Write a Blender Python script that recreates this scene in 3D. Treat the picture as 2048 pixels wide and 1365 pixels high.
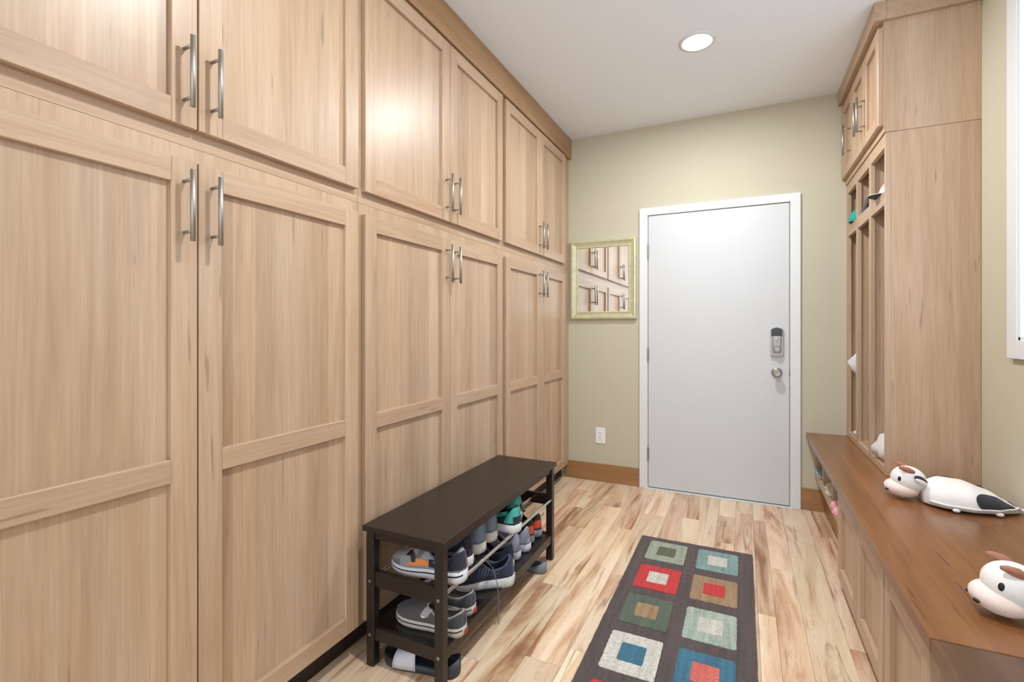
import bpy, bmesh, math, random
from mathutils import Vector, Matrix
PI = math.pi
random.seed(7)
for o in list(bpy.data.objects): bpy.data.objects.remove(o)
SC = bpy.context.scene
COL = SC.collection

# ------------------------------------------------------------------ camera
F_PX, W_PX = 969.0, 2048.0
cam = bpy.data.cameras.new('camera')
cam.sensor_width = 36.0
cam.lens = F_PX / W_PX * 36.0
cam.shift_y = -25.5 / W_PX
cam.clip_start = 0.02
cam_o = bpy.data.objects.new('camera', cam)
COL.objects.link(cam_o)
cam_o.location = (0, 0, 1.2)
cam_o.rotation_euler = (PI / 2, 0, math.atan2(462, 969))
SC.camera = cam_o
# ------------------------------------------------------------------ world, exposure
wd = bpy.data.worlds.new('world'); SC.world = wd; wd.use_nodes = True
wd.node_tree.nodes['Background'].inputs[0].default_value = (0.82, 0.91, 1.0, 1)
wd.node_tree.nodes['Background'].inputs[1].default_value = 2.1
SC.view_settings.view_transform = 'Standard'
SC.view_settings.look = 'None'
SC.view_settings.gamma = 1.0
SC.view_settings.use_curve_mapping = False
SC.view_settings.exposure = 0.31
CAN_POWER = 21.0
CAN_COLOR = (0.91, 0.965, 1.0)

# ------------------------------------------------------------------ materials
def lin(r, g, b):
    f = lambda v: (v / 255 / 12.92) if v <= 10 else ((v / 255 + .055) / 1.055) ** 2.4
    return (f(r), f(g), f(b), 1)
class NT:
    def __init__(s, name):
        s.m = bpy.data.materials.new(name); s.m.use_nodes = True
        s.t = s.m.node_tree; s.b = s.t.nodes['Principled BSDF']
    def n(s, typ, **kw):
        nd = s.t.nodes.new(typ)
        for k, v in kw.items(): setattr(nd, k, v)
        return nd
    def l(s, a, b): s.t.links.new(a, b)
    def math(s, op, a, b=None):
        nd = s.n('ShaderNodeMath', operation=op)
        for i, v in enumerate((a, b)):
            if v is None: continue
            if hasattr(v, 'links'): s.l(v, nd.inputs[i])
            else: nd.inputs[i].default_value = v
        return nd.outputs[0]
    def mix(s, fac, a, b, bt='MIX'):
        nd = s.n('ShaderNodeMix', data_type='RGBA', blend_type=bt)
        for i, v in ((0, fac), (6, a), (7, b)):
            if hasattr(v, 'links'): s.l(v, nd.inputs[i])
            else: nd.inputs[i].default_value = v
        return nd.outputs[2]
    def ramp(s, fac, stops):
        nd = s.n('ShaderNodeValToRGB'); e = nd.color_ramp.elements
        while len(e) < len(stops): e.new(0.5)
        for i, (p, c) in enumerate(stops): e[i].position = p; e[i].color = c
        s.l(fac, nd.inputs[0]); return nd.outputs[0]
    def coords(s, scale, rand=0.0):
        tc = s.n('ShaderNodeTexCoord'); v = tc.outputs['Object']
        if rand:
            oi = s.n('ShaderNodeObjectInfo')
            cm = s.n('ShaderNodeCombineXYZ')
            r = s.math('MULTIPLY', oi.outputs['Random'], rand)
            for i in range(3): s.l(r, cm.inputs[i])
            ad = s.n('ShaderNodeVectorMath', operation='ADD'); s.l(v, ad.inputs[0]); s.l(cm.outputs[0], ad.inputs[1]); v = ad.outputs[0]
        mp = s.n('ShaderNodeMapping'); mp.inputs['Scale'].default_value = scale; s.l(v, mp.inputs[0])
        return mp.outputs[0]
    def noise(s, vec, scale=1.0, detail=4.0, dist=0.0, rough=.5):
        nd = s.n('ShaderNodeTexNoise'); nd.inputs['Scale'].default_value = scale; nd.inputs['Detail'].default_value = detail
        nd.inputs['Distortion'].default_value = dist; nd.inputs['Roughness'].default_value = rough
        s.l(vec, nd.inputs['Vector']); return nd.outputs['Fac']
    def bump(s, h, strength=.2, dist=.002):
        nd = s.n('ShaderNodeBump'); nd.inputs['Strength'].default_value = strength; nd.inputs['Distance'].default_value = dist
        s.l(h, nd.inputs['Height']); s.l(nd.outputs[0], s.b.inputs['Normal'])

MATS = {}
def plain(name, rgb, rough=.5, metal=0.0, bump=0.0, bscale=300.0, coat=0.0, var=0.0, sheen=0.0):
    if name in MATS: return MATS[name]
    t = NT(name); t.b.inputs['Roughness'].default_value = rough; t.b.inputs['Metallic'].default_value = metal
    t.b.inputs['Coat Weight'].default_value = coat
    if sheen: t.b.inputs['Sheen Weight'].default_value = sheen
    c = lin(*rgb); v = t.coords((1, 1, 1), 3.0); nz = t.noise(v, bscale, 3)
    if var:
        d = tuple(x * (1 - var) for x in c[:3]) + (1,); u = tuple(min(1, x * (1 + var)) for x in c[:3]) + (1,)
        t.l(t.ramp(nz, [(.3, d), (.7, u)]), t.b.inputs['Base Color'])
    else: t.b.inputs['Base Color'].default_value = c
    if bump: t.bump(nz, bump, .002)
    MATS[name] = t.m; return t.m

def wood(name, axis, light, mid, dark, rough=.36, strip=0.07, stripamt=.16, fleck=.5, coat=0.0, bump=.05):
    key = name + axis
    if key in MATS: return MATS[key]
    t = NT(name + '_grain_' + axis)
    g, p = .8, 13.0
    sc = {'x': (g, p, p), 'y': (p, g, p), 'z': (p, p, g)}[axis]
    v = t.coords(sc, 7.0)
    big = t.noise(v, .55, 3, .8)
    rings = t.noise(v, 1.6, 6, 1.4, .62)
    fine = t.noise(t.coords(tuple(q * 14 if q == p else q * 6 for q in sc), 7.0), 1.0, 3)
    base = t.ramp(t.math('ADD', t.math('MULTIPLY', big, .5), t.math('MULTIPLY', rings, .5)), [(.22, dark), (.47, mid), (.70, light)])
    base = t.mix(.15, base, t.ramp(fine, [(.35, (.3, .22, .15, 1)), (.65, (1, 1, 1, 1))]), 'MULTIPLY')
    # glued-up staves of different tone
    sp = t.n('ShaderNodeSeparateXYZ'); t.l(t.coords((1, 1, 1), 0.0), sp.inputs[0])
    oi = t.n('ShaderNodeObjectInfo')
    ax = {'z': (0, 1), 'y': (0, 2), 'x': (1, 2)}[axis]
    q = t.math('ADD', sp.outputs[ax[0]], sp.outputs[ax[1]])
    q = t.math('ADD', t.math('DIVIDE', q, strip), t.math('MULTIPLY', oi.outputs['Random'], 91.0))
    wn = t.n('ShaderNodeTexWhiteNoise', noise_dimensions='1D'); t.l(t.math('FLOOR', q), wn.inputs['W'])
    k = t.math('ADD', t.math('MULTIPLY', wn.outputs['Value'], stripamt * 1.3), 1 - stripamt)
    hs = t.n('ShaderNodeHueSaturation'); t.l(base, hs.inputs['Color']); t.l(k, hs.inputs['Value']); base = hs.outputs[0]
    # mineral flecks
    fl = t.noise(t.coords(tuple(q * 4.5 if q == p else q * 5 for q in sc), 7.0), 1.0, 2)
    base = t.mix(t.math('MULTIPLY', t.ramp(fl, [(.69, (0, 0, 0, 1)), (.75, (1, 1, 1, 1))]), fleck), base, tuple(x * .5 for x in dark[:3]) + (1,))
    t.l(base, t.b.inputs['Base Color'])
    t.b.inputs['Roughness'].default_value = rough; t.b.inputs['Coat Weight'].default_value = coat
    t.b.inputs['Coat Roughness'].default_value = .25
    t.bump(fine, bump, .001)
    MATS[key] = t.m; return t.m
ML, MM, MD = lin(204, 178, 152), lin(192, 161, 132), lin(170, 135, 105)
def maple(axis, solid=False):
    return wood('maple_solid' if solid else 'maple', axis, ML, MM, MD, strip=(.5 if solid else .068), stripamt=(.10 if solid else .15))
def stained(axis): return wood('stained', axis, lin(196, 156, 112), lin(180, 134, 86), lin(150, 105, 62), rough=.4, strip=.5, stripamt=.06)
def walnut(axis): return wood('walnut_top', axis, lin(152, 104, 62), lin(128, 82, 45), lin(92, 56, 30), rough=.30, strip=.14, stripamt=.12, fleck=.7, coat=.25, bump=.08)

def floor_mat():
    t = NT('maple_plank')
    oi = t.n('ShaderNodeObjectInfo')
    v = t.coords((7, .75, 7), 23.0)
    a = t.noise(v, 1.0, 6, 1.6, .6)
    base = t.ramp(a, [(.30, lin(150, 106, 76)), (.37, lin(194, 152, 118)), (.46, lin(222, 190, 156)), (.60, lin(238, 214, 184))])
    st = t.noise(t.coords((15, .9, 15), 41.0), 1.0, 4, 2.2, .55)
    base = t.mix(t.math('MULTIPLY', t.ramp(st, [(.58, (0, 0, 0, 1)), (.68, (1, 1, 1, 1))]), .7), base, lin(134, 92, 68))
    ln = t.noise(t.coords((26, 2.2, 26), 11.0), 1.0, 3, 3.0)
    d = t.math('ABSOLUTE', t.math('SUBTRACT', ln, .5))
    base = t.mix(t.math('MULTIPLY', t.ramp(d, [(0.0, (1, 1, 1, 1)), (.012, (0, 0, 0, 1))]), .35), base, lin(140, 96, 62))
    hs = t.n('ShaderNodeHueSaturation'); t.l(base, hs.inputs['Color'])
    t.l(t.math('ADD', t.math('MULTIPLY', oi.outputs['Random'], .22), .86), hs.inputs['Value'])
    wn = t.n('ShaderNodeTexWhiteNoise', noise_dimensions='1D'); t.l(t.math('MULTIPLY', oi.outputs['Random'], 57.3), wn.inputs['W'])
    t.l(t.math('ADD', t.math('MULTIPLY', wn.outputs['Value'], .014), .490), hs.inputs['Hue'])
    t.l(hs.outputs[0], t.b.inputs['Base Color'])
    t.b.inputs['Roughness'].default_value = .36
    t.bump(a, .04, .001)
    return t.m
def rug_mat(name, c1, c2, streak=.5):
    if name in MATS: return MATS[name]
    t = NT(name)
    s = t.noise(t.coords((55, 3, 1), 5.0), 1.0, 3)
    p = t.noise(t.coords((130, 300, 50), 0.0), 1.0, 4)
    c = t.ramp(s, [(.35, lin(*c1)), (.65, lin(*c2))])
    c = t.mix(.8, c, t.ramp(p, [(.25, (.25, .25, .25, 1)), (.5, (.95, .95, .95, 1)), (.75, (1.1, 1.1, 1.1, 1))]), 'MULTIPLY')
    t.l(c, t.b.inputs['Base Color']); t.b.inputs['Roughness'].default_value = .95
    t.b.inputs['Sheen Weight'].default_value = .2
    t.bump(p, .9, .006)
    MATS[name] = t.m; return t.m
def wall_mat(name, rgb, b=.12):
    t = NT(name); n1 = t.noise(t.coords((1, 1, 1)), 140, 4)
    c = lin(*rgb); t.l(t.ramp(n1, [(.3, tuple(x * .97 for x in c[:3]) + (1,)), (.7, c)]), t.b.inputs['Base Color'])
    t.b.inputs['Roughness'].default_value = .75; t.bump(n1, b, .002); return t.m
M_WALL = wall_mat('wall_paint_olive', (196, 188, 166))
M_CEIL = wall_mat('ceiling_paint_white', (240, 246, 253), .18)
M_WHITE = plain('white_gloss_paint', (222, 223, 225), .38)
M_STEEL = plain('brushed_nickel', (172, 168, 162), .48, 1.0)
M_CHROME = plain('chrome', (210, 208, 205), .14, 1.0)
M_BLACKW = plain('black_brown_lacquer', (34, 26, 22), .36, bump=.03, var=.15)
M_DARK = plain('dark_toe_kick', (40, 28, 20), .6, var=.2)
M_PLAST = plain('white_plastic', (240, 240, 238), .3)
M_BLACK = plain('black_plastic', (22, 22, 23), .35)
def glass_mat():
    t = NT('window_glass'); tr = t.n('ShaderNodeBsdfTransparent'); gl = t.n('ShaderNodeBsdfGlossy'); gl.inputs['Roughness'].default_value = .02
    mx = t.n('ShaderNodeMixShader'); mx.inputs[0].default_value = .06
    t.l(tr.outputs[0], mx.inputs[1]); t.l(gl.outputs[0], mx.inputs[2]); t.l(mx.outputs[0], t.t.nodes['Material Output'].inputs[0]); return t.m
def emit_mat(name, col, st):
    t = NT(name); t.b.inputs['Emission Color'].default_value = col + (1,); t.b.inputs['Emission Strength'].default_value = st; return t.m
def fab(name, rgb, var=.1, b=.35, sc=700): return plain(name, rgb, .9, bump=b, bscale=sc, var=var, sheen=.15)

# ------------------------------------------------------------------ mesh helpers
def root_loc(o):
    v = Vector((0, 0, 0))
    while o is not None: v += o.location; o = o.parent
    return v
def obj(name, bm, mat, parent=None, local=False, smooth=False, label=None):
    """link a bmesh as one object; coordinates are world unless local"""
    if parent is not None and not local:
        bmesh.ops.translate(bm, verts=bm.verts, vec=-root_loc(parent))
    bmesh.ops.recalc_face_normals(bm, faces=bm.faces)
    me = bpy.data.meshes.new(name); bm.to_mesh(me); bm.free()
    for m in (mat if isinstance(mat, (list, tuple)) else [mat]): me.materials.append(m)
    if smooth:
        for p in me.polygons: p.use_smooth = True
    o = bpy.data.objects.new(name, me); COL.objects.link(o)
    if parent is not None: o.parent = parent
    if label: o['label'] = label
    return o
def thing(name, label, cat, loc=(0, 0, 0), rz=0, group=None):
    o = bpy.data.objects.new(name, None); COL.objects.link(o); o.empty_display_size = .05
    o.location = loc; o.rotation_euler = (0, 0, rz); o['label'] = label; o['category'] = cat
    if group: o['group'] = group
    return o
def tag(o, label, cat, group=None):
    o['label'] = label; o['category'] = cat
    if group: o['group'] = group
    return o
def struct(o, label=None, cat=None):
    o['kind'] = 'structure'
    if label: o['label'] = label
    if cat: o['category'] = cat
    return o
def box(x0, x1, y0, y1, z0, z1, bev=0.0, bm=None, seg=1):
    nb = bmesh.new()
    bmesh.ops.create_cube(nb, size=1)
    for v in nb.verts: v.co = Vector(((x0 + x1) / 2 + v.co.x * abs(x1 - x0), (y0 + y1) / 2 + v.co.y * abs(y1 - y0), (z0 + z1) / 2 + v.co.z * abs(z1 - z0)))
    if bev: bmesh.ops.bevel(nb, geom=list(nb.edges), offset=bev, segments=seg, affect='EDGES', profile=.5)
    if bm is None: return nb
    me = bpy.data.meshes.new('tmp'); nb.to_mesh(me); nb.free(); bm.from_mesh(me); bpy.data.meshes.remove(me)
    return bm
def cyl(p0, p1, r, seg=16, bm=None, r2=None, cap=True):
    if bm is None: bm = bmesh.new()
    p0, p1 = Vector(p0), Vector(p1); d = p1 - p0
    m = Matrix.Translation((p0 + p1) / 2) @ d.to_track_quat('Z', 'Y').to_matrix().to_4x4()
    bmesh.ops.create_cone(bm, cap_ends=cap, segments=seg, radius1=r, radius2=r if r2 is None else r2, depth=d.length, matrix=m)
    return bm
def ell(c, r, bm=None, rot=None, u=24, v=14):
    if bm is None: bm = bmesh.new()
    m = Matrix.Translation(Vector(c))
    if rot is not None: m = m @ rot
    m = m @ Matrix.Diagonal((r[0], r[1], r[2], 1))
    bmesh.ops.create_uvsphere(bm, u_segments=u, v_segments=v, radius=1, matrix=m)
    return bm
def grid(rows, closed=False, bm=None, mat=0):
    """skin a list of equal-length rows of points"""
    if bm is None: bm = bmesh.new()
    vs = [[bm.verts.new(p) for p in r] for r in rows]
    n = len(rows[0])
    for i in range(len(rows) - 1):
        for j in range(n if closed else n - 1):
            try:
                f = bm.faces.new((vs[i][j], vs[i][(j + 1) % n], vs[i + 1][(j + 1) % n], vs[i + 1][j])); f.material_index = mat
            except ValueError: pass
    return bm
def tube(pts, r, seg=8, bm=None):
    if bm is None: bm = bmesh.new()
    pts = [Vector(p) for p in pts]; rows = []
    for i, p in enumerate(pts):
        d = (pts[min(i + 1, len(pts) - 1)] - pts[max(i - 1, 0)]).normalized()
        q = d.to_track_quat('Z', 'Y')
        rr = r[i] if isinstance(r, (list, tuple)) else r
        rows.append([p + q @ Vector((rr * math.cos(a), rr * math.sin(a), 0)) for a in [k * 2 * PI / seg for k in range(seg)]])
    grid(rows, True, bm)
    for row in (rows[0], rows[-1]):
        vs = [bm.verts.new(p) for p in row]; bm.faces.new(vs)
    bmesh.ops.remove_doubles(bm, verts=bm.verts, dist=1e-6)
    return bm
def interp(tab, t):
    if t <= tab[0][0]: return tab[0][1]
    for (a, va), (b, vb) in zip(tab, tab[1:]):
        if t <= b:
            s = (t - a) / (b - a); s = s * s * (3 - 2 * s) * .5 + s * .5
            return va + (vb - va) * s
    return tab[-1][1]

# ================================================================== THE ROOM
D, CEIL = 3.733, 2.72
XR = .94
struct(obj('wall_back', box(-2.0, XR + .12, D, D + .12, -.05, CEIL), M_WALL), 'olive tan painted wall around the white door', 'wall')
struct(obj('wall_left', box(-2.0, -1.9, -1.3, D, -.05, CEIL), M_WALL), 'olive tan wall behind the tall cabinets', 'wall')
struct(obj('ceiling', box(-2.0, XR + .12, -1.3, D + .12, CEIL, CEIL + .1), M_CEIL), 'smooth white ceiling with recessed lights', 'ceiling')
# right wall with the window hole
WY0, WY1, WZ0, WZ1 = 1.22, 2.445, 1.155, 2.62
b = bmesh.new()
box(XR, XR + .12, -1.3, WY0, -.05, CEIL, bm=b); box(XR, XR + .12, WY1, D, -.05, CEIL, bm=b)
box(XR, XR + .12, WY0, WY1, -.05, WZ0, bm=b); box(XR, XR + .12, WY0, WY1, WZ1, CEIL, bm=b)
struct(obj('wall_right', b, M_WALL), 'tan painted wall with the white window', 'wall')
# floor: slab + planks
fl = obj('floor', box(-2.0, XR, -1.3, D, -.06, -.0125), M_DARK); struct(fl, 'light maple plank floor with brown streaks', 'floor')
M_FLOOR = floor_mat()
x = -1.36; rr = random.Random(3)
while x < .56:
    w = rr.choice((.066, .137, .137, .137, .10))
    y = -1.2 - rr.random() * .8
    while y < D - .002:
        L = rr.choice((.42, .62, .85, 1.1, 1.28)); y1 = min(y + L, D - .001)
        if D - y1 < .12: y1 = D - .001
        pb = box(x + .0004, x + w - .0004, y + .0004, y1 - .0004, -.0125, 0, .0006)
        cxp, cyp = x + w / 2, (y + y1) / 2
        bmesh.ops.translate(pb, verts=pb.verts, vec=(-cxp, -cyp, 0))
        p = obj('plank', pb, M_FLOOR, fl, local=True); p.location = (cxp, cyp, 0)
        y = y1
    x += w
# baseboards
M_BB = wood('baseboard_wood', 'x', lin(178, 138, 94), lin(160, 118, 76), lin(138, 96, 60), rough=.4, strip=.6, stripamt=.05)
struct(obj('baseboard_left', box(-1.30, -.706, D - .014, D, 0, .137, .0015), M_BB), 'honey brown wooden baseboard between cabinets and door', 'baseboard')
struct(obj('baseboard_right', box(.346, .50, D - .014, D, 0, .142, .0015), M_BB), 'honey brown wooden baseboard right of the door', 'baseboard')

# ------------------------------------------------------------------ door
dr = bpy.data.objects.new('door_1', None); COL.objects.link(dr); dr.location = (-.18, D, 0)
struct(dr, 'plain white slab door with keypad lock in back wall', 'door')
obj('slab', box(-.640, .279, D - .012, D + .02, .012, 2.040, .002), plain('door_paint', (205, 206, 207), .45), dr)
b = bmesh.new(); box(-.706, -.646, D - .020, D + .02, 0, 2.101, .0015, b); obj('casing', b, M_WHITE, dr)
b = bmesh.new(); box(.285, .345, D - .020, D + .02, 0, 2.101, .0015, b); obj('casing', b, M_WHITE, dr)
b = bmesh.new(); box(-.646, .285, D - .020, D + .02, 2.046, 2.101, .0015, b); obj('casing', b, M_WHITE, dr)
obj('threshold', box(-.665, .300, D - .035, D, 0, .007, .001), plain('threshold_white', (215, 216, 218), .4), dr)
obj('door_sweep', box(-.640, .279, D - .008, D, .0075, .0115), M_BLACK, dr)
for z in (1.776, 1.001, .256):
    b = cyl((-.644, D - .018, z - .048), (-.644, D - .018, z + .048), .0065, 12)
    for k in (-.052, .052): ell((-.644, D - .018, z + k), (.005, .005, .006), b, u=10, v=6)
    box(-.652, -.634, D - .0145, D - .011, z - .045, z + .045, bm=b)
    obj('hinge', b, M_STEEL, dr)
# keypad deadbolt
kx, ky = .205, D - .012
def arch_plate(x0, x1, z0, z1, y0, y1, rise, bev=.003):
    bm = bmesh.new(); n = 10
    top = [(x0 + (x1 - x0) * i / n, z1 - rise + rise * math.sin(PI * i / n)) for i in range(n + 1)]
    bot = [(x1 + (x0 - x1) * i / n, z0 + rise * .35 - rise * .35 * math.sin(PI * i / n)) for i in range(n + 1)]
    pts = top + bot
    f = bm.faces.new([bm.verts.new((px, y1, pz)) for px, pz in pts])
    r = bmesh.ops.extrude_face_region(bm, geom=[f])
    bmesh.ops.translate(bm, verts=[v for v in r['geom'] if isinstance(v, bmesh.types.BMVert)], vec=(0, y0 - y1, 0))
    front = [e for e in bm.edges if all(abs(v.co.y - y0) < 1e-6 for v in e.verts)]
    bmesh.ops.bevel(bm, geom=front, offset=bev, segments=2, affect='EDGES')
    return bm
lk = obj('keypad_lock', arch_plate(kx - .038, kx + .038, 1.012, 1.208, ky - .022, ky, .014), M_STEEL, dr, label='satin nickel keypad deadbolt')
obj('keypad_screen', arch_plate(kx - .033, kx + .033, 1.142, 1.203, ky - .0245, ky - .015, .012, .001), plain('keypad_black', (38, 36, 35), .25), lk)
obj('lock_body', box(kx - .026, kx + .026, ky - .032, ky - .018, 1.035, 1.148, .006, seg=3), M_STEEL, lk)
b = cyl((kx, ky - .045, 1.062), (kx, ky - .028, 1.062), .022, 28); obj('thumb_turn', b, plain('dark_nickel', (120, 112, 104), .3, 1.0), lk)
b = cyl((kx, ky - .050, 1.062), (kx, ky - .044, 1.062), .016, 28, r2=.018); obj('cylinder_face', b, M_STEEL, lk)
obj('lock_badge', ell((kx, ky - .032, 1.132), (.012, .002, .004)), M_CHROME, lk, smooth=True)
obj('status_light', ell((kx, ky - .0325, 1.110), (.003, .001, .003)), M_BLACK, lk)
kb = bmesh.new()
prof = [(.000, .033), (.004, .033), (.008, .030), (.012, .014), (.030, .012), (.036, .020), (.046, .028), (.056, .0275), (.062, .023), (.064, .020), (.063, .017), (.064, 0.0001)]
grid([[(kx + r * math.cos(a), ky - d, .902 + r * math.sin(a)) for a in [k * 2 * PI / 32 for k in range(32)]] for d, r in prof], True, kb)
obj('door_knob', kb, M_STEEL, dr, smooth=True, label='round satin nickel door knob')
obj('latch_plate', ell((.283, D - .012, .903), (.004, .006, .022)), M_STEEL, dr, smooth=True)

# ------------------------------------------------------------------ window (right wall)
wn = bpy.data.objects.new('window_1', None); COL.objects.link(wn); wn.location = (XR, (WY0 + WY1) / 2, WZ0)
struct(wn, 'white framed window at right edge of the room', 'window')
cw = .075
for (y0, y1, z0, z1) in ((WY1, WY1 + cw, WZ0 - .07, WZ1 + .07), (WY0 - cw, WY0, WZ0 - .07, WZ1 + .07), (WY0, WY1, WZ0 - .07, WZ0), (WY0, WY1, WZ1, WZ1 + .07)):
    obj('casing', box(XR - .018, XR + .005, y0, y1, z0, z1, .0015), M_WHITE, wn)
b = bmesh.new()
box(XR - .012, XR + .1, WY1 - .012, WY1, WZ0, WZ1, bm=b); box(XR - .012, XR + .1, WY0, WY0 + .012, WZ0, WZ1, bm=b)
box(XR - .012, XR + .1, WY0, WY1, WZ0, WZ0 + .012, bm=b); box(XR - .012, XR + .1, WY0, WY1, WZ1 - .012, WZ1, bm=b)
obj('jamb', b, M_WHITE, wn)
M_GLASS = glass_mat()
ymid = (WY0 + WY1) / 2
for (y0, y1, xo) in ((WY0 + .012, ymid + .02, .03), (ymid - .02, WY1 - .012, .055)):
    z0, z1 = WZ0 + .012, WZ1 - .012
    b = bmesh.new(); s = .04
    box(XR + xo, XR + xo + .022, y0, y0 + s, z0, z1, .002, b); box(XR + xo, XR + xo + .022, y1 - s, y1, z0, z1, .002, b)
    box(XR + xo, XR + xo + .022, y0 + s, y1 - s, z0, z0 + s, .002, b); box(XR + xo, XR + xo + .022, y0 + s, y1 - s, z1 - s, z1, .002, b)
    sash = obj('sash', b, M_WHITE, wn)
    obj('pane', box(XR + xo + .009, XR + xo + .013, y0 + s, y1 - s, z0 + s, z1 - s), M_GLASS, sash)

# ------------------------------------------------------------------ recessed lights
M_BULB = emit_mat('lamp_lens', (1.0, .96, .88), 40.0)
def can(x, y, label):
    t = thing('recessed_light', label, 'light', (x, y, CEIL), 0, 'recessed ceiling lights')
    b = bmesh.new(); n = 40
    pr = [(.092, 0), (.092, -.004), (.078, -.007), (.070, -.004), (.066, -.0005)]
    grid([[(r * math.cos(a), r * math.sin(a), z) for a in [k * 2 * PI / n for k in range(n)]] for r, z in pr], True, b)
    obj('trim_ring', b, M_WHITE, t, local=True, smooth=True)
    b = ell((0, 0, -.001), (.066, .066, .010), u=32, v=12); obj('lens', b, M_BULB, t, local=True, smooth=True)
    L = bpy.data.lights.new('lamp', 'AREA'); L.shape = 'DISK'; L.size = .11; L.energy = CAN_POWER; L.color = CAN_COLOR
    lo = bpy.data.objects.new('lamp', L); COL.objects.link(lo); lo.parent = t; lo.location = (0, 0, -.018)
    return t
can(-.22, 2.74, 'lit recessed ceiling light in front of the white door')
can(-.20, 1.12, 'lit recessed ceiling light above the rug, nearer the camera')

# ================================================================== CABINETS
def shaker_door(parent, xf, side, y0, y1, z0, z1, rails=(), st=.062, th=.022, handle=None, hz=None, name='door'):
    """overlay shaker door in a plane of constant X. xf = front face X, side=+1 faces +X, -1 faces -X"""
    xb = xf - side * th; xp = xf - side * .014
    d = obj(name, box(min(xb, xp), max(xb, xp), y0 + st - .008, y1 - st + .008, z0 + st - .008, z1 - st + .008), maple('z'), parent)
    X = (min(xb, xf), max(xb, xf))
    for a, c in ((y0, y0 + st), (y1 - st, y1)): obj('stile', box(*X, a, c, z0, z1, .0018), maple('z', True), d)
    for a, c in [(z0, z0 + st), (z1 - st, z1)] + list(rails): obj('rail', box(*X, y0 + st, y1 - st, a, c, .0018), maple('y', True), d)
    if handle is not None:
        xh = xf + side * .036; a, c = hz
        b = cyl((xh, handle, a), (xh, handle, c), .006, 16)
        for z in (a + .024, c - .024): cyl((xf - side * .001, handle, z), (xh, handle, z), .0042, 12, b)
        hd = obj('handle', b, M_STEEL, d)
        for p in hd.data.polygons: p.use_smooth = len(p.vertices) == 4
    return d
XF, XD = -1.274, -1.252
UN = [((.19, 1.357), ((.207, .768), (.772, 1.340)), 'at the left edge of the photo'), ((1.359, 2.524), ((1.376, 1.945), (1.949, 2.503)), 'second from the left'), ((2.526, D), ((2.547, 3.088), (3.092, 3.594)), 'beside the wall mirror')]
for (u0, u1), doors, where in UN:
    for kind in ('tall', 'wall'):
        if kind == 'tall':
            t = thing('tall_cabinet', 'tall lower maple cabinet with two panelled doors ' + where, 'cabinet', (-1.58, (u0 + u1) / 2, 0), 0, 'tall maple cabinets along the left wall')
            obj('carcass', box(-1.898, XF, u0, u1, .105, 1.6605), maple('z', True), t)
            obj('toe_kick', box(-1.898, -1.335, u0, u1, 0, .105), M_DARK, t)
            for i, (a, c) in enumerate(doors):
                shaker_door(t, XD, 1, a, c, .122, 1.621, [(.822, .880)], handle=(c - .033 if i == 0 else a + .033), hz=(1.414, 1.589))
        else:
            t = thing('upper_cabinet', 'upper maple cabinet with two square-panel doors ' + where, 'cabinet', (-1.58, (u0 + u1) / 2, 1.6615), 0, 'upper maple cabinets along the left wall')
            obj('carcass', box(-1.898, XF, u0, u1, 1.6615, 2.715), maple('y', True), t)
            for i, (a, c) in enumerate(doors):
                shaker_door(t, XD, 1, a, c, 1.703, 2.548, handle=(c - .033 if i == 0 else a + .033), hz=(1.743, 1.918))
M_CROWN = wood('crown_wood', 'y', lin(186, 150, 112), lin(168, 130, 92), lin(142, 104, 70), rough=.42, strip=.6, stripamt=.05)
struct(obj('trim_1', box(-1.30, -1.248, .19, 2.846, 2.560, CEIL, .0015), M_CROWN), 'flat wooden crown board above the near left cabinets', 'trim')
struct(obj('trim_2', box(-1.30, -1.248, 2.848, D, 2.560, CEIL, .0015), M_CROWN), 'flat wooden crown board above the far left cabinets', 'trim')

# ------------------------------------------------------------------ lockers on the right
LY0, LX = 2.79, .600
t = thing('locker', 'open maple locker with three tall bays and top cubbies, standing on the brown bench', 'locker', (.77, 3.26, .512))
Z0, Z1 = .512, 2.114
obj('side_panel', box(LX + .02, XR - .001, LY0, LY0 + .02, Z0, Z1, .001), maple('z', True), t)
obj('side_panel', box(LX + .02, XR - .001, D - .021, D - .001, Z0, Z1), maple('z', True), t)
obj('back_panel', box(XR - .012, XR - .001, LY0 + .02, D - .021, Z0, Z1), maple('z'), t)
ys = [LY0, 3.10, 3.42, D - .001]
for y in ys[1:3]: obj('divider', box(LX + .02, XR - .012, y - .01, y + .01, Z0 + .04, Z1 - .02), maple('z', True), t)
for (a, c) in ((LY0, LY0 + .022), (3.10 - .02, 3.10 + .02), (3.42 - .02, 3.42 + .02), (D - .045, D - .001)): obj('stile', box(LX, LX + .02, a, c, Z0, Z1, .001), maple('z', True), t)
for (a, c) in ((Z0, .545), (1.780, 1.846), (2.052, Z1)):
    for y0, y1 in ((LY0 + .022, 3.08), (3.12, 3.40), (3.44, D - .045)): obj('rail', box(LX + .0005, LX + .02, y0, y1, a, c, .001), maple('y', True), t)
for z in (.540, 1.832, 2.10): obj('shelf', box(LX + .02, XR - .012, LY0 + .02, D - .021, z, z + .012), maple('y', True), t)
for i in range(3):
    y = (ys[i] + ys[i + 1]) / 2
    b = tube([(XR - .012, y, 1.66), (XR - .05, y, 1.655), (XR - .065, y, 1.665), (XR - .07, y, 1.685)], .004); box(XR - .016, XR - .012, y - .012, y + .012, 1.64, 1.69, bm=b)
    obj('coat_hook', b, M_STEEL, t)
t = thing('locker_upper_cabinet', 'maple cabinet with three narrow doors above the open locker', 'cabinet', (.77, 3.26, 2.1155))
obj('carcass', box(LX - .006, XR - .001, LY0, D - .001, 2.1155, 2.715), maple('z', True), t)
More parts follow.
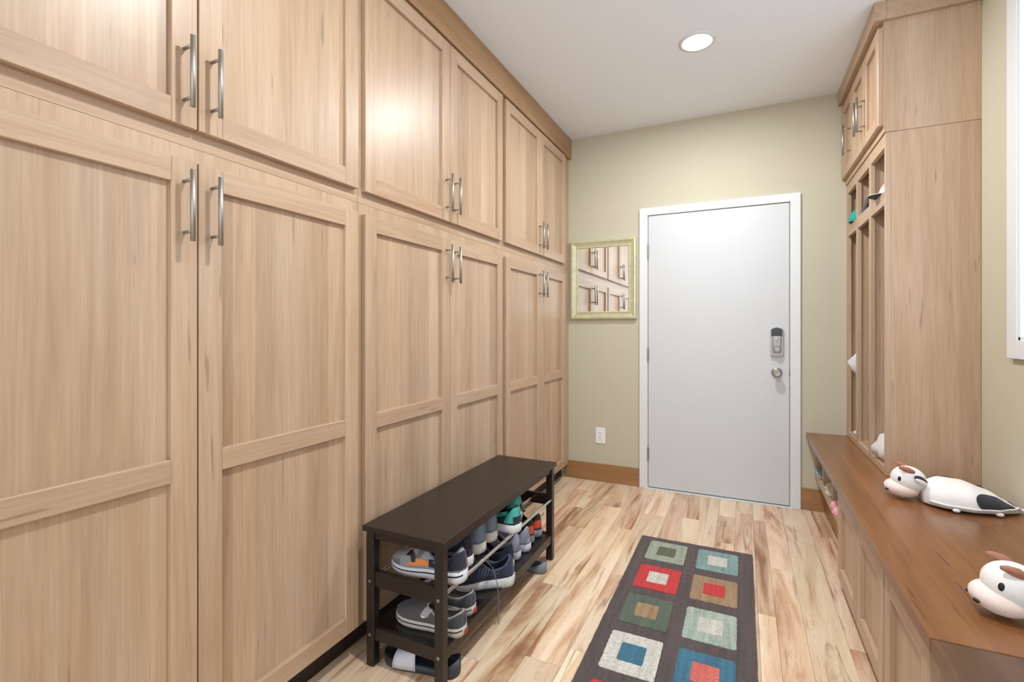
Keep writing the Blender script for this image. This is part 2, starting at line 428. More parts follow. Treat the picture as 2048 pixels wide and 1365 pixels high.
obj('side_stile', box(LX - .006, LX + .036, LY0 - .0015, LY0, 2.1155, 2.65), maple('z', True), t)
DY = [2.795, 3.098, 3.412, D - .006]
for i in range(3): shaker_door(t, .572, -1, DY[i] + .002, DY[i + 1] - .002, 2.150, 2.612, handle=(DY[i + 1] - .035 if i == 0 else DY[i] + .035), hz=(2.228, 2.408), st=.055)
b = bmesh.new(); box(.552, .60, 2.768, D, 2.632, CEIL, .0015, b); box(.60, XR, 2.768, 2.79, 2.632, CEIL, .0015, b)
struct(obj('trim_3', b, maple('y', True)), 'flat wooden crown board above the locker cabinet', 'trim')

# ------------------------------------------------------------------ bench base and tops
t = thing('shoe_cubby', 'low maple cubby with three shoe openings under the bench, next to the door wall', 'shoe cubby', (.68, 3.2, 0))
CX = .425
obj('bottom_board', box(CX + .018, .92, 2.70, D - .001, .244, .278), maple('y', True), t)
obj('bottom_rail', box(CX, CX + .018, 2.70, D - .001, .222, .278, .001), maple('y', True), t)
obj('top_rail', box(CX, CX + .018, 2.70, D - .001, .440, .4735, .001), maple('y', True), t)
obj('back_board', box(.92, .935, 2.70, D - .001, .225, .4735), maple('y', True), t)
for y in (2.71, 3.04, 3.375, 3.705): obj('divider', box(CX, .92, y - .012, y + .012, .2785, .4395, .001), maple('z', True), t)
obj('toe_panel', box(.485, .50, 2.70, D - .001, 0, .222), stained('y'), t)
for (y0, y1, doors, lab) in ((1.868, 2.690, ((2.272, 2.675), (1.880, 2.266)), 'low maple bench cabinet with two panelled doors beside the shoe cubby'), (1.44, 1.866, ((1.452, 1.856),), 'low maple bench cabinet with a single panelled door, nearest the camera')):
    t = thing('bench_cabinet', lab, 'cabinet', (.67, (y0 + y1) / 2, 0), 0, 'low cabinets under the bench')
    obj('carcass', box(.416, .935, y0, y1, .055, .4735), maple('z', True), t)
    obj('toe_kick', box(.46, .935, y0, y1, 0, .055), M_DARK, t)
    for a, c in doors: shaker_door(t, .396, -1, a, c, .052, .452, st=.06)
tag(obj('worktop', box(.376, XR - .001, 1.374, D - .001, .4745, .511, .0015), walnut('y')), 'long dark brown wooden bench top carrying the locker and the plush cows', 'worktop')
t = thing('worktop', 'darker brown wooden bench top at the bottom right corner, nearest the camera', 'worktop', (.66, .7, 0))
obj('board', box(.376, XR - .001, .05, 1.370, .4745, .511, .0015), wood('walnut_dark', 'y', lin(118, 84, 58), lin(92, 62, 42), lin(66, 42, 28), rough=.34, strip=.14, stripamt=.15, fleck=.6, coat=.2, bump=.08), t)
obj('end_panel', box(.44, XR - .001, .06, .08, 0, .474), maple('z', True), t)
obj('wall_cleat', box(XR - .03, XR - .001, .08, 1.37, .42, .474), maple('y', True), t)

# ------------------------------------------------------------------ mirror and outlet
t = thing('wall_mirror', 'small wall mirror in a pale gold green frame beside the cabinets', 'mirror', (-.99, D, 1.27))
MX0, MX1, MZ0, MZ1 = -1.250, -.727, 1.270, 1.893
M_FR = plain('champagne_frame', (200, 197, 160), .24, .2, var=.1, bscale=30)
prof = [(0, 0), (0, .022), (.006, .028), (.016, .030), (.030, .022), (.046, .016), (.052, .020), (.058, .019), (.062, .012), (.062, 0)]
corner = [(MX0, MZ0, 1, 1), (MX1, MZ0, -1, 1), (MX1, MZ1, -1, -1), (MX0, MZ1, 1, -1)]
for k in range(4):
    (xa, za, sa, ta), (xb_, zb, sb, tb) = corner[k], corner[(k + 1) % 4]
    rows = [[(xa + sa * i, D - .001 - d, za + ta * i), (xb_ + sb * i, D - .001 - d, zb + tb * i)] for i, d in prof]
    obj('frame_side', grid(rows), M_FR, t)
m = NT('mirror_silver'); m.b.inputs['Metallic'].default_value = 1; m.b.inputs['Roughness'].default_value = .015; m.b.inputs['Base Color'].default_value = (.93, .94, .93, 1)
obj('mirror_glass', box(MX0 + .055, MX1 - .055, D - .012, D - .008, MZ0 + .055, MZ1 - .055), m.m, t)
t = thing('power_outlet', 'white duplex power outlet on the tan wall', 'outlet', (-1.01, D, .358))
obj('cover_plate', box(-1.049, -.971, D - .006, D - .0005, .297, .419, .002), M_PLAST, t)
fp = obj('receptacle', box(-1.027, -.993, D - .009, D - .004, .322, .394, .001), M_PLAST, t)
M_SLOT = plain('slot_dark', (50, 46, 44), .6)
for z in (.340, .376):
    b = bmesh.new(); box(-1.0175, -1.0145, D - .0096, D - .006, z, z + .009, bm=b); box(-1.0055, -1.0025, D - .0096, D - .006, z + .001, z + .008, bm=b)
    cyl((-1.010, D - .0096, z - .006), (-1.010, D - .006, z - .006), .0027, 10, b)
    obj('slots', b, M_SLOT, fp)

# ------------------------------------------------------------------ rug
RX0, RX1, RY0, RY1 = -.522, .046, .46, 2.838
M_RUG = rug_mat('rug_brown', (74, 60, 58), (90, 75, 72))
t = thing('runner_rug', 'brown runner rug with rows of coloured squares on the floor', 'rug', (-.238, 1.65, 0))
nb = bmesh.new(); NX, NY = 24, 100
rr = random.Random(5)
rows = []
for j in range(NY + 1):
    y = RY0 + (RY1 - RY0) * j / NY; row = []
    for i in range(NX + 1):
        xx = RX0 + (RX1 - RX0) * i / NX
        if i in (0, NX): xx += rr.uniform(-.0012, .0012)
        row.append((xx, y + (rr.uniform(-.001, .001) if j in (0, NY) else 0), .010 + rr.uniform(-.0005, .0005)))
    rows.append(row)
grid(rows, bm=nb)
ret = bmesh.ops.extrude_face_region(nb, geom=list(nb.faces))
for v in ret['geom']:
    if isinstance(v, bmesh.types.BMVert): v.co.z = .0005
obj('pile', nb, M_RUG, t, smooth=False)
RC = {'sage': ((150, 160, 138), (172, 178, 156)), 'olive': ((84, 88, 68), (98, 100, 80)), 'teal': ((118, 152, 148), (140, 172, 166)), 'cream': ((206, 198, 186), (224, 217, 206)),
      'red': ((196, 32, 36), (218, 44, 46)), 'tan': ((150, 118, 82), (176, 142, 104)), 'green': ((76, 92, 74), (98, 110, 90)), 'mist': ((150, 170, 156), (186, 196, 180)), 'ivory': ((206, 200, 190), (226, 220, 210)),
      'blue': ((38, 98, 126), (62, 122, 146)), 'coral': ((208, 98, 84), (222, 116, 100))}
RP = [('sage', 'olive', 'teal', 'cream'), ('red', 'cream', 'tan', 'red'), ('green', 'tan', 'mist', 'ivory'), ('ivory', 'blue', 'blue', 'coral'), ('red', 'tan', 'sage', 'olive'), ('teal', 'cream', 'red', 'cream'), ('tan', 'red', 'green', 'tan'), ('mist', 'ivory', 'ivory', 'blue')]
def rrect(cx, cy, hx, hy, z, rad, jag):
    pts = []
    for (sx, sy, a0) in ((1, 1, 0), (-1, 1, 90), (-1, -1, 180), (1, -1, 270)):
        for k in range(5):
            a = math.radians(a0 + 90 * k / 4); pts.append((cx + sx * (hx - rad) + rad * math.cos(a), cy + sy * (hy - rad) + rad * math.sin(a)))
    out = []
    for i, (ax_, ay) in enumerate(pts):
        bx_, by = pts[(i + 1) % len(pts)]; L = math.hypot(bx_ - ax_, by - ay); n = max(1, int(L / .006))
        for k in range(n):
            f = k / n; out.append((ax_ + (bx_ - ax_) * f + rr.uniform(-jag, jag), ay + (by - ay) * f + rr.uniform(-jag, jag)))
    bm = bmesh.new(); f = bm.faces.new([bm.verts.new((px, py, z)) for px, py in out])
    r = bmesh.ops.extrude_face_region(bm, geom=[f])
    bmesh.ops.translate(bm, verts=[v for v in r['geom'] if isinstance(v, bmesh.types.BMVert)], vec=(0, 0, -.0025))
    return bm
for r_, (o1, i1, o2, i2) in enumerate(RP):
    cy = 2.672 - .2965 * r_
    if cy < .55: break
    for cx_, oc, ic in ((-.366, o1, i1), (-.118, o2, i2)):
        sq = obj('woven_square', rrect(cx_, cy, .096, .114, .0125, .012, .0012), rug_mat('rug_' + oc, *RC[oc]), t)
        obj('inner_square', rrect(cx_, cy, .045, .052, .0138, .007, .001), rug_mat('rug_' + ic, *RC[ic]), sq)

# ------------------------------------------------------------------ black shoe bench
BX0, BX1, BY0, BY1 = -1.222, -.879, 1.325, 2.386
t = thing('shoe_bench', 'black brown wooden shoe bench with two tiers in front of the cabinets', 'bench', (-1.05, 1.855, 0))
obj('seat_board', box(BX0, BX1, BY0, BY1, .480, .500, .002), M_BLACKW, t)
lg = .033; ix = .010
LXs = (BX0 + ix, BX1 - ix - lg); LYs = (BY0 + ix, BY1 - ix - lg)
for lx in LXs:
    for ly in LYs:
        L = obj('leg', box(lx, lx + lg, ly, ly + lg, 0, .480, .002), M_BLACKW, t)
        yb = ly if ly < 1.8 else ly + lg
        sgn = -1 if ly < 1.8 else 1
        for z in (.302, .112):
            obj('bolt', cyl((lx + lg / 2, yb, z), (lx + lg / 2, yb + sgn * .002, z), .0055, 14), M_STEEL, L)
for ly in LYs:
    for (z0, z1) in ((.283, .338), (.092, .136), (.452, .480)):
        obj('side_rail', box(LXs[0] + lg, LXs[1], ly + .006, ly + lg - .006, z0, z1, .0015), M_BLACKW, t)
for lx in LXs: obj('apron', box(lx + .006, lx + lg - .006, LYs[0] + lg, LYs[1], .452, .480, .0015), M_BLACKW, t)
for xr in (-.898, -1.000, -1.100, -1.19):
    obj('shelf_rod', cyl((xr, LYs[0] + lg * .6, .312), (xr, LYs[1] + lg * .4, .312), .007, 16), M_CHROME, t, smooth=False)
obj('front_rail', box(LXs[1] + .004, LXs[1] + lg - .004, LYs[0] + lg, LYs[1], .090, .1318, .0015), M_BLACKW, t)
obj('lower_shelf', box(LXs[0] + .004, LXs[1] + .004, LYs[0] + lg - .004, LYs[1] + .004, .112, .132, .001), plain('black_gloss_board', (20, 17, 16), .2), t)

# ------------------------------------------------------------------ shoes
HW = [(0, .0), (.015, .36), (.05, .60), (.12, .74), (.28, .74), (.42, .76), (.58, .90), (.70, .98), (.80, .97), (.90, .80), (.96, .55), (.99, .28), (1, .0)]
TS = [0, .012, .03, .06, .10, .15, .2, .26, .32, .38, .44, .5, .56, .62, .68, .74, .80, .85, .9, .94, .97, .988, 1]
class Shoe:
    def __init__(s, name, label, loc, rz, L=.285, W=.098, H=.10, sole=(.036, .020), spring=.012, toe=.055, mats=None, collar=.30, op=(.05, .50), opw=.95, group='shoes on the black bench', cat='shoe', slip=False, flare=.004, mid=.085, heel=None, rx=0):
        s.L, s.W, s.H, s.sole, s.spring, s.toe, s.slip = L, W, H, sole, spring, toe, slip
        s.mid = mid; s.heel = heel or H; s.op = op; s.opw = opw; s.flare = flare
        s.t = thing(name, label, cat, loc, rz, group); s.m = mats
        s.t.rotation_euler[1] = rx
        s.make()
    def hw(s, t): return interp(HW, t) * s.W / 2
    def zb(s, t): return s.spring * max(0, (t - .72) / .28) ** 2 + .004 * max(0, (.08 - t) / .08) ** 2
    def zs(s, t): return s.zb(t) * .6 + interp([(0, s.sole[0]), (.35, s.sole[0] * .9), (.7, s.sole[1]), (1, s.sole[1])], t)
    def top(s, t): return interp([(0, s.heel), (.06, s.heel), (.18, s.H * .84), (.32, s.H * .78), (.44, s.H * .93), (.52, s.H * .98), (.62, s.mid), (.78, s.toe * 1.1), (.92, s.toe * .92), (1, s.sole[1] + .012)], t)
    def pt(s, t, th, off=0.0, k=1.0):
        w = s.hw(t) * k * .97 + off; zs = s.zs(t) - .002; h = s.top(t) + off - zs
        p = .72
        c, sn = math.cos(th), math.sin(th)
        y = -math.copysign(abs(c) ** p, c) * w
        z = zs + h * max(0, sn) ** .8
        lean = .010 * (max(0, sn)) * max(0, (.1 - t) / .1) if not s.slip else 0
        return (t * s.L + lean - off * max(0, 1 - t * 12) + off * max(0, (t - .95) * 20), y, z)
    def thc(s, t):
        a, b = s.op; c = (a + b) / 2; r = (b - a) / 2
        q = 1 - ((t - c) / r) ** 2
        return PI / 2 - (s.opw * math.sqrt(q) if q > 0 else 0)
    def skin(s, off, k, drop=0.0, n=9):
        bm = bmesh.new(); ts = sorted(set(TS + [s.op[0], s.op[0] + .01, s.op[1], s.op[1] - .012]))
        for side in (0, 1):
            rows = []
            for t in ts:
                e = s.thc(t); r = []
                for i in range(n + 1):
                    th = e * i / n
                    p = s.pt(t, th if side == 0 else PI - th, off, k); r.append((p[0], p[1], p[2] - drop))
                rows.append(r)
            grid(rows, bm=bm)
        bmesh.ops.remove_doubles(bm, verts=bm.verts, dist=.0004)
        return bm
    def patch(s, name, mat, pts_fn, off=.0015, sides=(0, 1), label=None):
        """pts_fn(a,b) -> (t, th) for a,b in 0..1"""
        for side in sides:
            bm = bmesh.new(); rows = []
            for i in range(9):
                r = []
                for j in range(7):
                    t, th = pts_fn(i / 8, j / 6); r.append(s.pt(t, th if side == 0 else PI - th, off))
                rows.append(r)
            grid(rows, bm=bm)
            obj(name, bm, mat, s.t, local=True, smooth=True, label=label)
    def make(s):
        m = s.m
        b = bmesh.new(); rows = []
        for t in TS:
            w = s.hw(t); zb, zs = s.zb(t), s.zs(t); x = t * s.L; e = (-1 if t < .5 else 1) * s.flare * (1 if t in (0, 1) else 0)
            w1 = max(w, .0008)
            rows.append([(x - e, -w1 * .93, zb), (x + e, -w1 - s.flare * (w > 0), zb + (zs - zb) * .35), (x + e, -w1 - s.flare * .6 * (w > 0), zs - .002), (x, -w1 * .95, zs + .001), (x, 0, zs + .001), (x, w1 * .95, zs + .001), (x + e, w1 + s.flare * .6 * (w > 0), zs - .002), (x + e, w1 + s.flare * (w > 0), zb + (zs - zb) * .35), (x - e, w1 * .93, zb), (x, 0, zb)])
        grid(rows, True, b)
        sole = obj('sole', b, m['sole'], s.t, local=True, smooth=True)
        b = bmesh.new(); rows = []
        for t in TS[1:-1]:
            w = s.hw(t) * .92; z = s.zb(t); rows.append([(t * s.L, -w, z + .0008), (t * s.L, w, z + .0008), (t * s.L, w, z + .0001), (t * s.L, -w, z + .0001)])
        grid(rows, True, b); obj('outsole', b, m.get('outsole', M_BLACK), sole, local=True)
        if 'stripe' in m:
            b = bmesh.new()
            for sg in (-1, 1):
                rows = []
                for t in TS:
                    w = s.hw(t) + s.flare * .85 + .0006; zs = s.zs(t); zb = s.zb(t); x = t * s.L + (-.0015 if t == 0 else .0015 if t == 1 else 0)
                    if t in (0, 1): w = .0005
                    rows.append([(x, sg * w, zb + (zs - zb) * .62), (x, sg * w, zb + (zs - zb) * .76)])
                grid(rows, bm=b)
            obj('sole_stripe', b, m['stripe'], sole, local=True)
        up = obj('upper', s.skin(0, 1.0), m['upper'], s.t, local=True, smooth=True)
        md = up.modifiers.new('thickness', 'SOLIDIFY'); md.thickness = .004; md.offset = -1
        obj('lining', s.skin(-.005, .93, .004), m.get('lining', plain('lining_black', (26, 26, 30), .9)), s.t, local=True, smooth=True)
        b = bmesh.new(); grid([[(t * s.L, -s.hw(t) * .85, s.zs(t) + .006), (t * s.L, s.hw(t) * .85, s.zs(t) + .006)] for t in TS if .02 < t < .62], bm=b)
        obj('insole', b, m.get('lining', MATS['lining_black']), s.t, local=True)
        # collar edge
        a0, b0 = s.op; rim = []
        ts = [a0 + (b0 - a0) * (1 - math.cos(PI * i / 16)) / 2 for i in range(17)]
        rim = [s.pt(t, s.thc(t), -.001) for t in ts] + [s.pt(t, PI - s.thc(t), -.001) for t in reversed(ts[1:-1])]
        rim.append(rim[0]); obj('collar', tube(rim, .0036, 8), m.get('collar', m['upper']), s.t, local=True, smooth=True)
        if 'heel' in m: s.patch('heel_counter', m['heel'], lambda a, c: (.001 + .20 * a * (1 - .35 * c), .08 + c * (1.05 - .25 * a)), .0016)
        if not s.slip:
            b = bmesh.new(); rows = []
            for i in range(8):
                t = .40 + .26 * i / 7; z = s.top(t) + (.016 * (1 - i / 7) if i < 4 else .004 * (1 - i / 7)); w = .022
                rows.append([(t * s.L - (.012 * (1 - i / 7)), y * w, z - .006 * abs(y) ** 2) for y in (-1, -.5, 0, .5, 1)])
            grid(rows, bm=b); tg = obj('tongue', b, m.get('tongue', m['upper']), s.t, local=True, smooth=True)
            md = tg.modifiers.new('thickness', 'SOLIDIFY'); md.thickness = .004
            b = bmesh.new()
            for i in range(5):
                t = .50 + .045 * i
                for sg in (-1, 1):
                    pts = [s.pt(t + sg * .0 + .03 * (q - .5) * sg, 1.05 + (PI - 2.1) * q, .0045) for q in [k / 6 for k in range(7)]]
                    tube(pts, .0021, 6, b)
            for sg in (-1, 1):
                p0 = Vector(s.pt(.49, PI / 2, .006)); loop = [p0 + Vector((-.004 * q, sg * .03 * math.sin(PI * q * .8), .010 * math.sin(PI * q) - .012 * q)) for q in [k / 7 for k in range(8)]]
                tube(loop, .0019, 6, b)
            obj('laces', b, m['lace'], s.t, local=True, smooth=True)
F = fab
WSOLE = plain('white_foam', (226, 224, 228), .7, bump=.2, bscale=200, var=.05)
UZ, LZ = .3192, .1322
# 1 grey and orange running shoe (upper tier, near end)
g1 = dict(sole=WSOLE, stripe=plain('sole_black', (30, 30, 32), .6), upper=F('mesh_grey', (150, 148, 150)), lace=F('lace_orange', (232, 96, 62)), heel=F('heel_navy', (40, 40, 54)), collar=F('collar_grey', (86, 86, 100)), tongue=F('tongue_orange', (214, 88, 58)))
s = Shoe('running_shoe', 'grey running shoe with orange laces and thick white sole, upper tier near end', (-.868, 1.452, UZ), PI + .04, L=.305, W=.106, H=.112, sole=(.040, .030), toe=.066, mats=g1, mid=.10)
s.patch('quarter_overlay', g1['heel'], lambda a, c: (.10 + .32 * a, .10 + c * (.85 - .5 * a)), .0020)
s.patch('orange_overlay', F('overlay_orange', (236, 142, 70)), lambda a, c: (.42 + .30 * a, .12 + c * .28 * math.sin(PI * min(1, a * .8 + .2))), .0022)
s.patch('toe_guard', F('toe_grey', (112, 110, 112)), lambda a, c: (.80 + .195 * a, .05 + c * .42), .0014)
for k in range(4): s.patch('side_stripe', plain('stripe_black', (24, 24, 26), .6), lambda a, c, k=k: (.43 + .022 * k + .10 * a + .008 * c, .42 + .75 * (1 - a)), .0026)
lg_ = plain('logo_black', (16, 16, 18), .5)
s.patch('logo', lg_, lambda a, c: (.60 + .13 * a, .55 + .45 * math.sin(a * PI * .9) * .6 + (c - .5) * .42 * math.sin(PI * min(1, max(.06, a))) + .2 * (a - .5)), .0030)
s.patch('logo', lg_, lambda a, c: (.585 + .05 * a + .02 * c, .25 + .5 * c * (1 - .4 * a)), .0030)
# lettering on the quarter
cu = bpy.data.curves.new('lettering', 'FONT'); cu.body = 'saucony'; cu.size = .017; cu.extrude = .0003
to = bpy.data.objects.new('lettering', cu); COL.objects.link(to)
dg = bpy.context.evaluated_depsgraph_get(); me = bpy.data.meshes.new_from_object(to.evaluated_get(dg)); bpy.data.objects.remove(to)
for v in me.vertices:   # wrap on the camera-side wall of the shoe: toe lies left as seen
    p = s.pt(.36 - v.co.x / .305, PI - (.36 + v.co.y / .075), .0034 + v.co.z); v.co = p
lo = bpy.data.objects.new('lettering', me); COL.objects.link(lo); lo.parent = s.t; me.materials.append(plain('letter_grey', (190, 190, 200), .6))
# mate behind it
g1b = dict(g1); g1b['upper'] = F('mesh_navy', (52, 54, 72))
Shoe('running_shoe', 'dark navy running shoe half hidden behind the grey and orange one, upper tier', (-.905, 1.556, UZ), PI - .03, L=.30, W=.094, H=.118, sole=(.036, .028), toe=.062, mats=dict(sole=WSOLE, upper=F('mesh_navy', (52, 56, 78)), lace=F('lace_navy', (44, 46, 66)), heel=F('heel_navy', (40, 40, 54)), collar=F('collar_lilac', (120, 126, 150))))
# 2 blue-grey pair
bg = dict(sole=plain('sole_speckle', (196, 196, 190), .8, bump=.5, bscale=260, var=.3), upper=F('knit_bluegrey', (98, 110, 130)), lace=F('lace_blue', (70, 80, 100)), heel=F('heel_bluegrey', (112, 124, 142)), collar=F('collar_slate', (62, 70, 88)), lining=F('lining_slate', (40, 44, 56)))
for y, x, nm in ((1.672, -.915, 'nearer of the blue grey running shoes with speckled sole, upper tier'), (1.784, -.922, 'farther of the blue grey running shoes with speckled sole, upper tier')):
    Shoe('running_shoe', nm, (x, y, UZ), PI, L=.29, W=.104, H=.130, sole=(.040, .026), toe=.06, mats=bg, group='blue grey running shoes')
# 3 teal and black pair
te = dict(sole=WSOLE, upper=F('mesh_black', (34, 36, 42)), lace=F('lace_black', (24, 24, 28)), heel=F('heel_teal', (72, 176, 164)), collar=F('collar_black', (28, 30, 36)), lining=F('lining_wine', (74, 34, 44)))
for y, x, nm in ((1.902, -.868, 'nearer of the black and teal running shoes, upper tier'), (2.020, -.918, 'farther of the black and teal running shoes, upper tier')):
    s = Shoe('running_shoe', nm, (x, y, UZ), PI - .12, L=.29, W=.108, H=.114, sole=(.036, .026), toe=.06, mats=te, group='black and teal running shoes')
    s.patch('teal_overlay', te['heel'], lambda a, c: (.16 + .26 * a, .62 + c * .35 - .35 * a), .0022)
    s.patch('heel_tab', te['upper'], lambda a, c: (.001 + .05 * a, .10 + c * .28), .0026)
# lower tier: slip-ons
sl = dict(sole=plain('rubber_cream', (196, 190, 182), .7, bump=.2, var=.1, bscale=120), stripe=plain('foxing_black', (30, 30, 32), .6), upper=F('canvas_grey', (84, 82, 82), .08), collar=F('collar_canvas', (160, 156, 152)), lining=F('lining_canvas', (120, 118, 116)))
def slip(loc, rz, nm):
    s = Shoe('slip_on_shoe', nm, loc, rz, L=.285, W=.104, H=.082, sole=(.032, .030), toe=.060, mid=.078, mats=sl, slip=True, op=(.03, .52), opw=.85, group='grey slip-on shoes', spring=.004, flare=.003)
    s.patch('side_gore', F('gore_light', (168, 166, 166)), lambda a, c: (.46 + .10 * a - .05 * c, .34 + c * .75), .0018)
    s.patch('side_tab', plain('tab_white', (228, 226, 222), .6), lambda a, c: (.49 + .05 * a, .28 + c * .10), .0030)
    hb = bmesh.new(); zt = s.zs(0)
    box(-.0052, -.0028, -.010, .010, .008, .024, .0006, hb)
    obj('heel_label', hb, plain('heel_red', (176, 52, 46), .5), s.t, local=True)
    s.patch('heel_band', F('canvas_dark', (66, 66, 70)), lambda a, c: (.002 + .24 * a, .1 + c * (.95 - .75 * a)), .0014)
    return s
slip((-.872, 1.452, LZ), PI + .02, 'nearer grey canvas slip-on shoe on the lower tier')
slip((-.905, 1.572, LZ), PI - .03, 'farther grey canvas slip-on shoe on the lower tier')
# navy pair
nv = dict(sole=plain('sole_bubble', (206, 208, 210), .8, bump=.9, bscale=110, var=.18), upper=F('mesh_darknavy', (38, 42, 58)), lace=F('lace_greyblue', (110, 114, 132)), heel=F('heel_darknavy', (46, 52, 74)), collar=F('collar_greyblue', (74, 80, 104)), lining=F('lining_navy', (24, 26, 36)))
s = Shoe('running_shoe', 'dark navy running shoe turned sideways with white bubbled sole and loose lace, lower tier', (-.868, 1.842, LZ), PI + .62, L=.30, W=.102, H=.116, sole=(.042, .030), toe=.06, mats=nv, group='dark navy running shoes')
for k in range(7): s.patch('side_stripe', F('stripe_navy', (84, 90, 112)), lambda a, c, k=k: (.22 + .045 * k + .03 * a + .012 * c, .28 + .5 * (1 - a) - .02 * k), .0022)
s.patch('foxing', F('heel_navy', (40, 40, 54)), lambda a, c: (.004 + .60 * a, .02 + c * .16), .0020)
lc = obj('loose_lace', tube([p for p in [(.13, .02, .118), (.10, .060, .100), (.085, .088, .05), (.08, .098, -.02), (.083, .099, -.075), (.08, .101, -.11)]], .0018, 6), nv['lace'], s.t, local=True, smooth=True)
Shoe('running_shoe', 'dark navy running shoe standing behind the sideways one, lower tier', (-.915, 1.935, LZ), PI + .05, L=.295, W=.09, H=.112, sole=(.040, .028), toe=.058, mats=nv, group='dark navy running shoes')
# lilac pair
li = dict(sole=plain('sole_lilac', (204, 206, 218), .7, bump=.3, var=.08, bscale=90), upper=F('knit_lilac', (138, 140, 162)), lace=F('lace_lilac', (120, 120, 140)), heel=F('heel_lilac', (150, 154, 176)), collar=F('collar_lilac2', (170, 172, 190)), lining=F('lining_maroon', (92, 34, 36)))
for y, x, nm in ((2.040, -.930, 'nearer of the pale lilac grey running shoes, lower tier'), (2.134, -.920, 'farther of the pale lilac grey running shoes, lower tier')):
    Shoe('running_shoe', nm, (x, y, LZ), PI + .04, L=.275, W=.086, H=.112, sole=(.036, .026), toe=.056, mats=li, group='lilac grey running shoes')
# black, orange and grey trail pair
tr = dict(sole=plain('sole_greyblue', (150, 162, 170), .7, bump=.4, var=.15, bscale=70), upper=F('mesh_black2', (30, 32, 38)), lace=F('lace_black2', (20, 20, 22)), heel=F('heel_orange', (206, 82, 52)), collar=F('collar_black2', (26, 28, 34)))
for y, x, nm in ((2.222, -.938, 'nearer black trail shoe with orange heel band, lower tier far end'), (2.305, -.932, 'farther black trail shoe with orange heel band, lower tier beside the far leg')):
    s = Shoe('trail_shoe', nm, (x, y, LZ), PI, L=.27, W=.076, H=.112, sole=(.038, .026), toe=.056, mats=tr, group='black and orange trail shoes')
    s.patch('upper_band', tr['upper'], lambda a, c: (.001 + .22 * a, .62 + c * .6), .0026)
    obj('pull_tab', tube([(-.001, -.004, .105), (-.010, -.003, .118), (-.014, 0, .124), (-.010, .003, .118), (-.001, .004, .105)], .0016, 6), tr['lace'], s.t, local=True)
# slides on the floor
def slide(name, label, loc, rz, L, W, bed, base, strapm, t0, t1, hh, cup):
    t = thing(name, label, 'sandal', loc, rz, 'slide sandals on the floor under the bench')
    def hw(q): return interp(HW, q) * W / 2
    b = bmesh.new(); rows = []
    for q in TS:
        w = max(hw(q), .0006); zt = .028 + cup * max(0, 1 - q / .22) ** 1.3 + .008 * max(0, (q - .8) / .2); x = q * L
        rows.append([(x, -w * .96, .001), (x, -w * 1.04, .012), (x, -w * 1.02, zt), (x, -w * .86, zt), (x, -w * .6, .026), (x, 0, .024), (x, w * .6, .026), (x, w * .86, zt), (x, w * 1.02, zt), (x, w * 1.04, .012), (x, w * .96, .001), (x, 0, .001)])
    grid(rows, True, b); obj('sole', b, base, t, local=True, smooth=True)
    b = bmesh.new(); grid([[(q * L, -hw(q) * .8, .0285), (q * L, 0, .0265), (q * L, hw(q) * .8, .0285)] for q in TS if .03 < q < .97], bm=b); obj('footbed', b, bed, t, local=True, smooth=True)
    rows = []
    for i in range(9):
        q = t0 + (t1 - t0) * i / 8; w = hw(q) * 1.05 + .002; h = hh * (1 - .25 * i / 8)
        rows.append([(q * L + .012 * math.sin(a) * (.5 - i / 8), -w * math.copysign(abs(math.cos(a)) ** .6, math.cos(a)), .010 + (h - .010) * math.sin(a) ** .7) for a in [PI * k / 16 for k in range(17)]])
    st = obj('strap', grid(rows), strapm, t, local=True, smooth=True); md = st.modifiers.new('thickness', 'SOLIDIFY'); md.thickness = .005
    b = bmesh.new()
    for r_ in (rows[0], rows[-1]): tube(r_, .0028, 6, b)
    obj('strap_edge', b, strapm, st, local=True, smooth=True)
    return t
slide('slide_sandal', 'black slide sandal with a wide white strap on the floor under the near end', (-.885, 1.435, .0), PI + .10, .295, .112, plain('bed_black', (34, 36, 40), .6), plain('rubber_charcoal', (52, 56, 62), .55), plain('strap_white', (206, 206, 214), .4, bump=.15, bscale=90), .50, .78, .082, .032)
slide('slide_sandal', 'grey rubber slide sandal on the floor under the far end', (-.872, 2.215, .0), PI - .12, .27, .098, plain('bed_dark', (58, 60, 62), .6), plain('rubber_grey', (112, 118, 124), .5), plain('strap_grey', (96, 102, 108), .5), .52, .80, .075, .03)

# ------------------------------------------------------------------ small shoes in the cubby
def child_shoes(y, specs):
    for dy, dx, dz, L, mats, nm, grp in specs:
        Shoe('small_shoe', nm, (CX + .018 + L + dx, y + dy, .2788 + dz), PI, L=L, W=.075, H=.07, sole=(.022, .018), toe=.045, mid=.055, mats=mats, slip=True, op=(.04, .55), opw=.85, group=grp, spring=.006)
GS = dict(sole=F('sole_mint', (150, 170, 168)), upper=F('mint_grey', (112, 134, 134)), collar=F('mint_dark', (70, 88, 90)), lining=F('mint_lining', (50, 60, 62)))
BS = dict(sole=F('sole_cream', (214, 206, 192)), upper=F('cream_canvas', (196, 180, 158)), collar=F('cream_collar', (166, 148, 124)), lining=F('cream_lining', (120, 104, 86)))
PS = dict(sole=F('sole_pink', (226, 150, 160)), upper=F('pink_rubber', (236, 168, 178)), collar=F('pink_collar', (228, 150, 162)), lining=F('pink_lining', (170, 90, 100)))
child_shoes(3.54, [(-.045, -.03, 0, .19, GS, 'mint grey slip-on shoe in the far shoe opening, nearer one', 'mint grey shoes in the cubby'), (.050, -.035, 0, .19, GS, 'mint grey slip-on shoe in the far shoe opening, beside the end panel', 'mint grey shoes in the cubby')])
child_shoes(3.21, [(-.05, -.03, 0, .18, BS, 'cream shoe in the middle shoe opening, nearer one', 'cream shoes in the cubby'), (.045, -.02, 0, .18, BS, 'cream shoe in the middle shoe opening, farther one', 'cream shoes in the cubby')])
